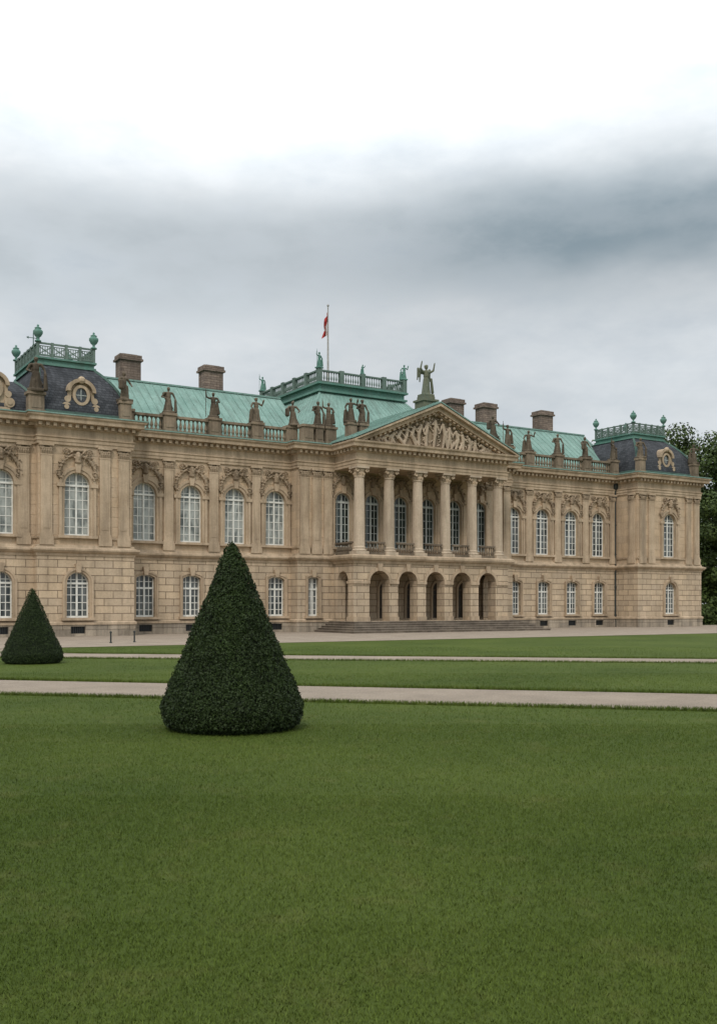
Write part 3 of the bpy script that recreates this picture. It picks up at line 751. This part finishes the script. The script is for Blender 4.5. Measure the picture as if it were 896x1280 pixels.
def dormer():
    mb = MB()
    mb.box(-0.95, 0.95, -0.1, 1.2, 13.55, 13.85)
    arc = [(0.66 * math.cos(math.pi * i / 12), 15.1 + 0.66 * math.sin(math.pi * i / 12)) for i in range(13)]
    mb.prismY([(0.66, 13.85)] + arc + [(-0.66, 13.85)], 0.0, 1.6)
    hood = [(0.9 * math.cos(math.pi * i / 12), 15.15 + 0.82 * math.sin(math.pi * i / 12)) for i in range(13)]
    hin = [(0.68 * math.cos(math.pi * i / 12), 15.15 + 0.6 * math.sin(math.pi * i / 12)) for i in range(13)]
    for i in range(12): mb.prismY([hood[i], hood[i + 1], hin[i + 1], hin[i]], -0.26, 1.5)
    nn = 24
    for i in range(nn):
        a = 2 * math.pi * i / nn; b = 2 * math.pi * (i + 1) / nn
        mb.prismY([(0.36 * math.cos(a), 14.95 + 0.46 * math.sin(a)), (0.36 * math.cos(b), 14.95 + 0.46 * math.sin(b)), (0.54 * math.cos(b), 14.95 + 0.64 * math.sin(b)), (0.54 * math.cos(a), 14.95 + 0.64 * math.sin(a))], -0.16, 0.05)
    mb.sphere((0, -0.16, 15.88), 0.24, n=10)
    for s in (-1, 1):
        mb.lathe([(0.3, -0.14), (0.3, 0.2)], 16, (s * 0.92, 0, 14.15), axis='Y'); mb.lathe([(0.2, -0.12), (0.2, 0.19)], 14, (s * 0.84, 0, 14.65), axis='Y')
        mb.lathe([(0.15, -0.2), (0.15, 0.18)], 12, (s * 0.92, 0, 14.15), axis='Y')
        xa, xb = sorted((s * 0.62, s * 0.82)); mb.box(xa, xb, -0.06, 0.3, 13.85, 15.2)
    body = mb.mesh("dormer", [M_trim])
    mb = MB(); poly = [(0.37 * math.cos(2 * math.pi * i / 24), 14.95 + 0.47 * math.sin(2 * math.pi * i / 24)) for i in range(24)]
    mb.prismY(poly, -0.04, -0.02, 0)
    mb.box(-0.02, 0.02, -0.07, -0.045, 14.5, 15.4, 1); mb.box(-0.36, 0.36, -0.075, -0.05, 14.93, 14.97, 1)
    return body, mb.mesh("dormer_window", [M_mid, M_framed])
D_ = dormer()
for x, y in ((18.0, -2.05), (70.6, -2.05), (12.9, -1.55)):
    d = part("dormer", D_[0], None, (x, y, 0)); link("dormer_window", D_[1], d)
mb = MB(); mb.box(-0.76, 0.76, -0.58, 0.58, 15.5, 19.7); mb.box(-0.84, 0.84, -0.66, 0.66, 18.1, 18.22); mb.box(-0.9, 0.9, -0.72, 0.72, 19.7, 19.85); mb.box(-0.82, 0.82, -0.64, 0.64, 19.85, 20.12)
mb.box(-0.55, 0.55, -0.4, 0.4, 20.12, 20.2)
chm = mb.mesh("chimney", [M_chim])
for x in (24.1, 30.6, 53.7, 57.4, 64.2): part("chimney", chm, None, (x, 7.0, 0))

# ------------------------------------------------------------------ parapet
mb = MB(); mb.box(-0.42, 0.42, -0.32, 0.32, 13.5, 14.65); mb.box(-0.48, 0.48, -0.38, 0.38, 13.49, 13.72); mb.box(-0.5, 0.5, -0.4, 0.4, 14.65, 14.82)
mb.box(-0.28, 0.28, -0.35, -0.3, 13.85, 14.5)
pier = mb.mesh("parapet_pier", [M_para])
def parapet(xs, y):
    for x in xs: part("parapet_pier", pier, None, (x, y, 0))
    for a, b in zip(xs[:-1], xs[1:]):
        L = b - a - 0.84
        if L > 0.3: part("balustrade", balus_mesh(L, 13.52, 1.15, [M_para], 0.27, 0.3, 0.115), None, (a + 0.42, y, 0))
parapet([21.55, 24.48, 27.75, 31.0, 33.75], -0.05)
parapet([34.4, 36.3], -1.2); parapet([51.3, 53.0], -1.2)
parapet([53.9, 56.25, 59.5, 62.75, 66.1], -0.05)
for x, y in ((20.7, -2.35), (67.1, -2.35), (74.0, -2.35)): part("parapet_pier", pier, None, (x, y, 0.003), 0, (0.85, 0.85, 1))
ST = [(0, 24.48, -.05), (1, 27.75, -.05), (2, 31.0, -.05), (3, 33.85, -.3), (0, 35.35, -1.2), (1, 36.25, -1.2), (2, 37.4, -2.4), (0, 38.35, -2.4),
      (3, 50.4, -2.6), (1, 53.0, -1.2), (2, 56.25, -.05), (0, 59.5, -.05), (3, 62.75, -.05), (1, 66.1, -.05), (0, 67.1, -2.35), (2, 74.0, -2.35)]
for i, (k, x, y) in enumerate(ST):
    z = 14.82
    if 37 < x < 51:
        part("parapet_pier", pier, None, (x, y, 0.25), 0, (0.8, 0.9, 1)); z = 15.07
    if i == 4: part("parapet_pier", pier, None, (35.35, -1.2, -0.004), 0, (0.7, 0.9, 1))
    statue(k, x, y, z, 1.0, random.uniform(-.5, .5))
statue(3, 20.7, -2.35, 14.82, 1.05, 0.3); statue(0, 15.2, -2.3, 14.82, 1.2, -0.3); part("parapet_pier", pier, None, (15.2, -2.15, 0), 0, (1.1, 1.1, 1))

mb = MB(); mb.lathe([(0.2, 0), (0.2, 0.08), (0.08, 0.14), (0.07, 0.24), (0.2, 0.36), (0.3, 0.55), (0.3, 0.68), (0.2, 0.78), (0.16, 0.8), (0.22, 0.86), (0.1, 0.93), (0.05, 0.98), (0.08, 1.04), (0.02, 1.1)], 16)
urn = mb.mesh("urn", [M_coph], smooth=True)
def addurn(x, y, z, sc=1.0):
    o = link("urn", urn, None, (x, y, z), 0, (sc, sc, sc)); o["label"] = "green copper urn standing on the roof platform railing"; o["category"] = "urn"; o["group"] = "copper urns on the roof railings"
for b, t in pav:
    for x, y in ((t[0], t[2]), (t[1], t[2]), (t[0], t[3]), (t[1], t[3])): addurn(x, y, 18.32, 0.98)
for x, y, m, rz, sc in ((39.5, 5.95, S_cu, 0.3, .8), (47.7, 5.95, S_cu2, -0.2, .8), (39.5, 16.2, S_cu, 0.1, .8), (43.6, 5.95, S_cu2, 0.4, .5)):
    o = link("statue", m, None, (x, y, 20.95), rz, (sc, sc, sc * .92)); o["label"] = "small green copper statue on the roof platform railing"; o["category"] = "statue"; o["group"] = "copper statues on the roof railing"

mb = MB(); mb.lathe([(0.08, 0), (0.08, 12.9)], 10, (66.32, -0.15, 0))
for z in (1, 3.5, 6.4, 9, 11.5): mb.lathe([(0.11, 0), (0.11, 0.12)], 10, (66.32, -0.15, z))
mb.box(66.15, 66.49, -0.32, 0.0, 12.3, 12.75)
part("downspout", mb.mesh("downspout", [M_iron]))

# flagpole
fp = empty("flagpole", (43.8, 12, 19.7), "tall slim flagpole with a furled red flag on the roof platform", "flagpole")
mb = MB(); mb.lathe([(0.12, 0), (0.11, 0.5), (0.05, 8.4), (0.1, 8.45), (0.1, 8.55), (0.02, 8.62)], 10)
link("pole", mb.mesh("pole", [M_pole]), fp)
mb = MB(); nu, nv = 12, 18
for i in range(nu + 1):
    for j in range(nv + 1):
        u = i / nu; v = j / nv
        x = -0.05 - u * (0.32 + 0.2 * v) + 0.04 * math.sin(v * 7 + u * 4); y = 0.14 * math.sin(u * 11 + v * 2) * (0.4 + u)
        z = 7.95 - v * 2.0 - u * 0.85 * (1 - v * 0.5)
        mb.v.append((x, y, z))
for i in range(nu):
    for j in range(nv):
        a = i * (nv + 1) + j; mb.f.append((a, a + 1, a + nv + 2, a + nv + 1)); mb.m.append(1 if (i in (3, 4) and j > 8) or j in (9, 10) else 0)
link("flag", mb.mesh("flag", [M_red, M_white], smooth=True, fixn=False), fp)
mb = MB(); mb.lathe([(0.04, 0), (0.03, 2.3), (0.01, 2.4)], 8); mb.beam((-0.35, 0, 2.0), (0.3, 0, 2.0), 0.03, 0.04); mb.prismY([(0.12, 2.0), (0.4, 2.2), (0.4, 1.82)], -0.01, 0.01); mb.prismY([(-0.45, 2.0), (-0.3, 2.09), (-0.3, 1.91)], -0.01, 0.01)
mb.sphere((0, 0, 1.5), 0.08)
o = link("weather_vane", mb.mesh("weather_vane", [M_copd]), None, (16.2, 2.4, 17.3)); o["label"] = "thin green weather vane on the slate roof"; o["category"] = "weather vane"

# ------------------------------------------------------------------ ground
def sheet(name, pts, z, mat):
    me = bpy.data.meshes.new(name); me.from_pydata([(x, y, z) for x, y in pts], [], [tuple(range(len(pts)))]); me.materials.append(mat)
    o = link(name, me); o["kind"] = "structure"; return o
sheet("ground", [(-1500, -1500), (1500, -1500), (1500, 1500), (-1500, 1500)], 0.0, M_grass)
def ext(a, b, t): return (a[0] + (b[0] - a[0]) * t, a[1] + (b[1] - a[1]) * t)
P1u = ((5.62, -37.5), (17.76, -49.82)); P1l = ((4.73, -41.8), (14.94, -52.07))
path1 = [ext(*P1u, -1.9), ext(*P1u, 4), ext(*P1l, 4), ext(*P1l, -1.9)]
P2u = ((10.9, -24.2), (29.4, -40.6)); P2l = ((9.75, -27.6), (27.4, -42.3))
path2 = [ext(*P2u, -1.2), ext(*P2u, 2.2), ext(*P2l, 2.2), ext(*P2l, -1.2)]
sheet("gravel_path", path1, 0.004, M_grav)
sheet("gravel_path", path2, 0.008, M_grav)
sheet("gravel_forecourt", [(-60, -18.6), (140, -18.6), (140, 1), (-60, 1)], 0.012, M_grav)
sheet("gravel_path", [(-30, -18.3), (9.4, -18.3), (11.3, -24.5), (7, -24.5), (-10, -12), (-30, -12)], 0.016, M_grav)
mb = MB(); mb.lathe([(0.07, 0), (0.07, 0.04), (0.04, 0.06), (0.04, 0.5), (0.06, 0.52), (0.06, 0.56), (0.02, 0.6)], 10)
bol = mb.mesh("bollard", [M_iron])
for x, y in ((15.9, -14.5), (17.3, -14.0)):
    o = link("bollard", bol, None, (x, y, 0.01)); o["label"] = "short dark iron bollard on the gravel forecourt"; o["category"] = "bollard"; o["group"] = "bollards on the forecourt"

def inpoly(px, py, poly):
    ins = np.zeros(len(px), bool); n = len(poly)
    for i in range(n):
        x0, y0 = poly[i]; x1, y1 = poly[(i + 1) % n]
        if y0 == y1: continue
        c = ((y0 > py) != (y1 > py)) & (px < (x1 - x0) * (py - y0) / (y1 - y0) + x0); ins ^= c
    return ins
PHI = math.radians(31.7); cs, sn = math.cos(PHI), math.sin(PHI)
CAMP = (0, -64, 1.9)
TOPI = [(6.48, -49.8, 1.09, 2.87), (8.2, -30.3, 0.98, 2.45)]
def blades():
    X = []; Y = []; H = []
    for z0, z1, dens, h in ((3.2, 6, 7500, .018), (6, 10, 4200, .020), (10, 16, 1700, .024), (16, 28, 400, .03), (28, 46, 90, .034)):
        wd = 0.46 * z1 + 1.0; n = int(dens * 2 * wd * (z1 - z0)); zz = rng.uniform(z0, z1, n); aa = rng.uniform(-wd, wd, n)
        k = np.abs(aa) < 0.42 * zz + 0.7; zz = zz[k]; aa = aa[k]
        X.append(aa * cs + zz * sn); Y.append(-64 + zz * cs - aa * sn); H.append(np.full(len(zz), h))
    X = np.concatenate(X); Y = np.concatenate(Y); H = np.concatenate(H)
    for (a, b), dirn in ((P1u, 1), (P1l, -1), (P2u, 1), (P2l, -1)):
        t = rng.uniform(-0.6, 1.9, 22000); w = rng.uniform(0.0, 0.14, 22000) * dirn
        X = np.concatenate([X, a[0] + (b[0] - a[0]) * t + 0.7 * w]); Y = np.concatenate([Y, a[1] + (b[1] - a[1]) * t + 0.7 * w]); H = np.concatenate([H, np.full(22000, 0.075)])
    bad = inpoly(X, Y, path1) | inpoly(X, Y, path2) | (Y > -18.7)
    X = X[~bad]; Y = Y[~bad]; H = H[~bad] * rng.uniform(0.5, 1.35, len(X)); n = len(X)
    th = rng.uniform(0, 2 * np.pi, n); w = H * 0.09 + 0.0016; lx = rng.normal(0, 0.45, n) * H; ly = rng.normal(0, 0.45, n) * H
    V = np.zeros((n, 3, 3)); V[:, 0, 0] = X - w * np.cos(th); V[:, 0, 1] = Y - w * np.sin(th); V[:, 1, 0] = X + w * np.cos(th); V[:, 1, 1] = Y + w * np.sin(th)
    V[:, 2, 0] = X + lx; V[:, 2, 1] = Y + ly; V[:, 2, 2] = H
    me = bpy.data.meshes.new("grass"); me.from_pydata(V.reshape(-1, 3).tolist(), [], np.arange(3 * n).reshape(-1, 3).tolist()); me.materials.append(M_blade)
    o = link("grass", me); o["kind"] = "stuff"; o["label"] = "short mown lawn grass blades"
    return n
nb = blades()
def leaf_geo(P, Nn, size, spread=0.7):
    n = len(P); R = rng.normal(size=(n, 3)); nn = Nn + spread * R; nn /= np.linalg.norm(nn, axis=1)[:, None]
    t = np.cross(nn, rng.normal(size=(n, 3))); t /= np.linalg.norm(t, axis=1)[:, None]; b = np.cross(nn, t)
    s = (size * rng.uniform(0.6, 1.3, n))[:, None]
    V = np.stack([P - t * s, P - b * s * .55, P + t * s, P + b * s * .55], 1)
    return V.reshape(-1, 3)
def topiary(x, y, R, H, nl, lab):
    e = empty("topiary", (x, y, 0), lab, "topiary", "clipped conical topiaries on the lawn")
    hs = [0, 0.03, 0.08, 0.13, 0.25, 0.5, 0.76, 0.9, 0.96, 0.99, 1.0]; rs = [0.86, 0.96, 0.995, 1.0, 0.865, 0.59, 0.315, 0.17, 0.105, 0.05, 0.0]
    mb = MB(); prof = [(max(0.01, np.interp(t, hs, rs) * R - 0.06), 0.02 + t * (H - 0.08)) for t in np.linspace(0, 1, 24)]
    mb.lathe(prof, 32)
    t = rng.uniform(0, 1, nl * 2); rr = np.interp(t, hs, rs); k = rng.uniform(0, 1.02, nl * 2) < rr + 0.02; t = t[k][:nl]; rr = rr[k][:nl] * R
    a = rng.uniform(0, 2 * np.pi, len(t))
    d = np.array([mnoise.noise(Vector((math.cos(aa) * r_ * 4, math.sin(aa) * r_ * 4, tt * H * 4))) for aa, r_, tt in zip(a, rr, t)])
    d2 = np.array([mnoise.noise(Vector((math.cos(aa) * r_ * 14 + 9, math.sin(aa) * r_ * 14, tt * H * 14))) for aa, r_, tt in zip(a, rr, t)])
    off_ = d * 0.03 + d2 * 0.04 - np.abs(rng.normal(0, 0.03, len(t))) + (rng.random(len(t)) > 0.985) * rng.uniform(0, 0.04, len(t))
    rad = np.maximum(0.0, rr + off_)
    P = np.stack([rad * np.cos(a), rad * np.sin(a), 0.02 + t * H + (t > 0.97) * off_], 1)
    Nn = np.stack([np.cos(a) * 0.92, np.sin(a) * 0.92, np.full(len(a), 0.38)], 1)
    V = leaf_geo(P, Nn, 0.018); n = len(P)
    mb.add(V.tolist(), np.arange(4 * n).reshape(-1, 4).tolist(), 1)
    link("crown", mb.mesh("crown", [M_topicore, M_topi], fixn=False), e)
    mb = MB(); mb.lathe([(0.09, -0.02), (0.06, 0.5)], 8); link("trunk", mb.mesh("trunk", [M_bark]), e)
topiary(*TOPI[0], 85000, "large dense dark green clipped conical topiary on the lawn")
topiary(*TOPI[1], 34000, "smaller dark green clipped conical topiary near the gravel path")

def tree_data(H, R, seed, nl=9000):
    r = np.random.default_rng(seed); rd = random.Random(seed)
    mb = MB()
    def limb(p, q, r0, r1, n=7):
        p = Vector(p); q = Vector(q); d = (q - p).normalized(); s = d.orthogonal().normalized(); u = d.cross(s); o = len(mb.v)
        for c, rr in ((p, r0), (q, r1)):
            for i in range(n):
                a = 2 * math.pi * i / n; mb.v.append(tuple(c + (s * math.cos(a) + u * math.sin(a)) * rr))
        for i in range(n): mb.f.append((o + i, o + (i + 1) % n, o + n + (i + 1) % n, o + n + i)); mb.m.append(0)
    th = H * 0.35; limb((0, 0, -0.1), (0.1, 0, th), 0.5, 0.34); limb((0.1, 0, th), (0, 0.2, H * 0.8), 0.34, 0.08)
    cl = [(np.array([0, 0, H * 0.9]), R * 0.33), (np.array([1.2, 0, H * 0.84]), R * 0.36), (np.array([-1.4, 0, H * 0.82]), R * 0.36)]
    for k in range(60):
        while True:
            v = r.uniform(-1, 1, 3)
            if 0.45 < np.linalg.norm(v) < 1: break
        c = np.array([v[0] * R, v[1] * R, H * 0.56 + v[2] * H * 0.40]); cl.append((c, R * r.uniform(0.2, 0.36)))
        if k % 4 == 0: limb((0, 0, th * rd.uniform(.8, 1.5)), tuple(c), 0.16, 0.04)
    trunk = mb.mesh("trunk", [M_bark], fixn=False)
    Ps = []; Ns = []
    for c, cr in cl:
        m = nl // len(cl); v = r.normal(size=(m, 3)); v /= np.linalg.norm(v, axis=1)[:, None]
        Ps.append(c + v * cr * r.uniform(0.6, 1.1, (m, 1)) * np.array([1, 1, 0.75])); Ns.append(v + np.array([0, 0, .3]))
    P = np.concatenate(Ps); V = leaf_geo(P, np.concatenate(Ns), 0.19, 0.5)
    me = bpy.data.meshes.new("crown"); me.from_pydata(V.tolist(), [], np.arange(len(V)).reshape(-1, 4).tolist()); me.materials.append(M_tree)
    return trunk, me
TD = [tree_data(20, 6.2, 1, 26000), tree_data(15, 5.2, 2, 20000)]
for k, x, y, sc, rz in ((0, 94, 10, 1.08, 0), (0, 104, 26, 1.28, 2), (1, 86.5, 3.5, 0.95, 1), (0, 88, 18, 0.98, 4), (1, 97, 1, 1.0, 3), (1, 82.5, 13, 1.0, 5), (0, 112, 12, 1.0, 1), (0, 97, 32, 1.22, 3)):
    e = empty("tree", (x, y, 0), "tall leafy deciduous tree beside the palace end pavilion", "tree", "trees beside the palace")
    e.scale = (sc, sc, sc); e.rotation_euler = (0, 0, rz)
    link("trunk", TD[k][0], e); link("crown", TD[k][1], e)
nS = 26000; t = rng.random(nS); P = np.stack([80 + t * 45 + rng.normal(0, 1.2, nS), 4 + t * 10 + rng.normal(0, 1.6, nS), np.abs(rng.normal(0, 1.4, nS)) + 0.1], 1)
P[:, 2] = np.minimum(P[:, 2], 3.2 + 0.6 * np.sin(P[:, 0] * 1.3))
V = leaf_geo(P, np.tile([[0, -0.5, 0.5]], (nS, 1)), 0.2)
me = bpy.data.meshes.new("undergrowth"); me.from_pydata(V.tolist(), [], np.arange(len(V)).reshape(-1, 4).tolist()); me.materials.append(M_tree)
o = link("undergrowth", me); o["kind"] = "stuff"; o["label"] = "dense dark undergrowth below the trees"

# ------------------------------------------------------------------ world
w = bpy.data.worlds.new("World"); scene.world = w; w.use_nodes = True
nt = w.node_tree; bg = nt.nodes["Background"]
SUN_EL, SUN_AZ = math.radians(46), math.radians(222)
sky = N(nt, "ShaderNodeTexSky", sky_type='NISHITA'); sky.sun_disc = False; sky.sun_elevation = SUN_EL; sky.sun_rotation = SUN_AZ
tc = N(nt, "ShaderNodeTexCoord").outputs["Generated"]
sep = N(nt, "ShaderNodeSeparateXYZ"); nt.links.new(tc, sep.inputs[0])
def mr(src, a, b, c, d, smooth=True):
    m = N(nt, "ShaderNodeMapRange"); m.interpolation_type = 'SMOOTHSTEP' if smooth else 'LINEAR'
    nt.links.new(src, m.inputs[0])
    for i, v in enumerate((a, b, c, d)): m.inputs[i + 1].default_value = v
    return m.outputs[0]
def math2(op, a, b):
    m = N(nt, "ShaderNodeMath", operation=op)
    for i, v in enumerate((a, b)):
        if isinstance(v, (int, float)): m.inputs[i].default_value = v
        else: nt.links.new(v, m.inputs[i])
    return m.outputs[0]
n1 = noise_tex(nt, mapped(nt, tc, (1.0, 1.0, 2.2)), 2.6, 6, 0.5)
n2 = noise_tex(nt, mapped(nt, tc, (1.2, 1.2, 2.8)), 6.0, 6, 0.58)
zz_ = math2('ADD', sep.outputs[2], math2('MULTIPLY', math2('SUBTRACT', n1, 0.5), 0.16))
band = math2('MULTIPLY', mr(zz_, 0.245, 0.315, 0, 1), mr(zz_, 0.335, 0.40, 1, 0))
side = mr(sep.outputs[0], 0.44, 0.66, 0.0, 0.5)
dk = math2('MULTIPLY', band, math2('ADD', mr(n2, 0.35, 0.65, 0.15, 0.45), side))
light = ramp(nt, n2, [(0.3, (0.60, 0.65, 0.69)), (0.5, (0.70, 0.74, 0.765)), (0.72, (0.80, 0.825, 0.84))])
light = mixc(nt, light, ramp(nt, n1, [(0.35, 0.90), (0.6, 1.08)]), 1.0, 'MULTIPLY')
cl = mixc(nt, light, (0.235, 0.305, 0.345), dk)
zen = mr(sep.outputs[2], 0.335, 0.50, 1.0, 1.95)
zc = N(nt, "ShaderNodeVectorMath", operation='SCALE'); nt.links.new(cl, zc.inputs[0]); nt.links.new(zen, zc.inputs[3])
sk = N(nt, "ShaderNodeVectorMath", operation='SCALE'); nt.links.new(sky.outputs[0], sk.inputs[0]); sk.inputs[3].default_value = 0.1
fin = mixc(nt, zc.outputs[0], sk.outputs[0], 0.08)
nt.links.new(fin, bg.inputs["Color"]); bg.inputs["Strength"].default_value = 1.0

sd = bpy.data.lights.new("sun", 'SUN'); sd.energy = 1.5; sd.angle = math.radians(12); sd.color = (1.0, 0.92, 0.82)
so = link("sun", sd); dirv = Vector((math.sin(SUN_AZ) * math.cos(SUN_EL), math.cos(SUN_AZ) * math.cos(SUN_EL), math.sin(SUN_EL)))
so.rotation_euler = dirv.to_track_quat('Z', 'Y').to_euler(); so.location = (0, -40, 60)

cam = bpy.data.cameras.new("camera"); co = link("camera", cam); co.location = CAMP
co.rotation_euler = (math.radians(90), 0, -PHI)
cam.sensor_width = 36; cam.lens = 1250 / 1280 * 36; cam.shift_y = 117 / 1280; cam.clip_end = 6000; cam.clip_start = 0.1
scene.camera = co
print("blades", nb)
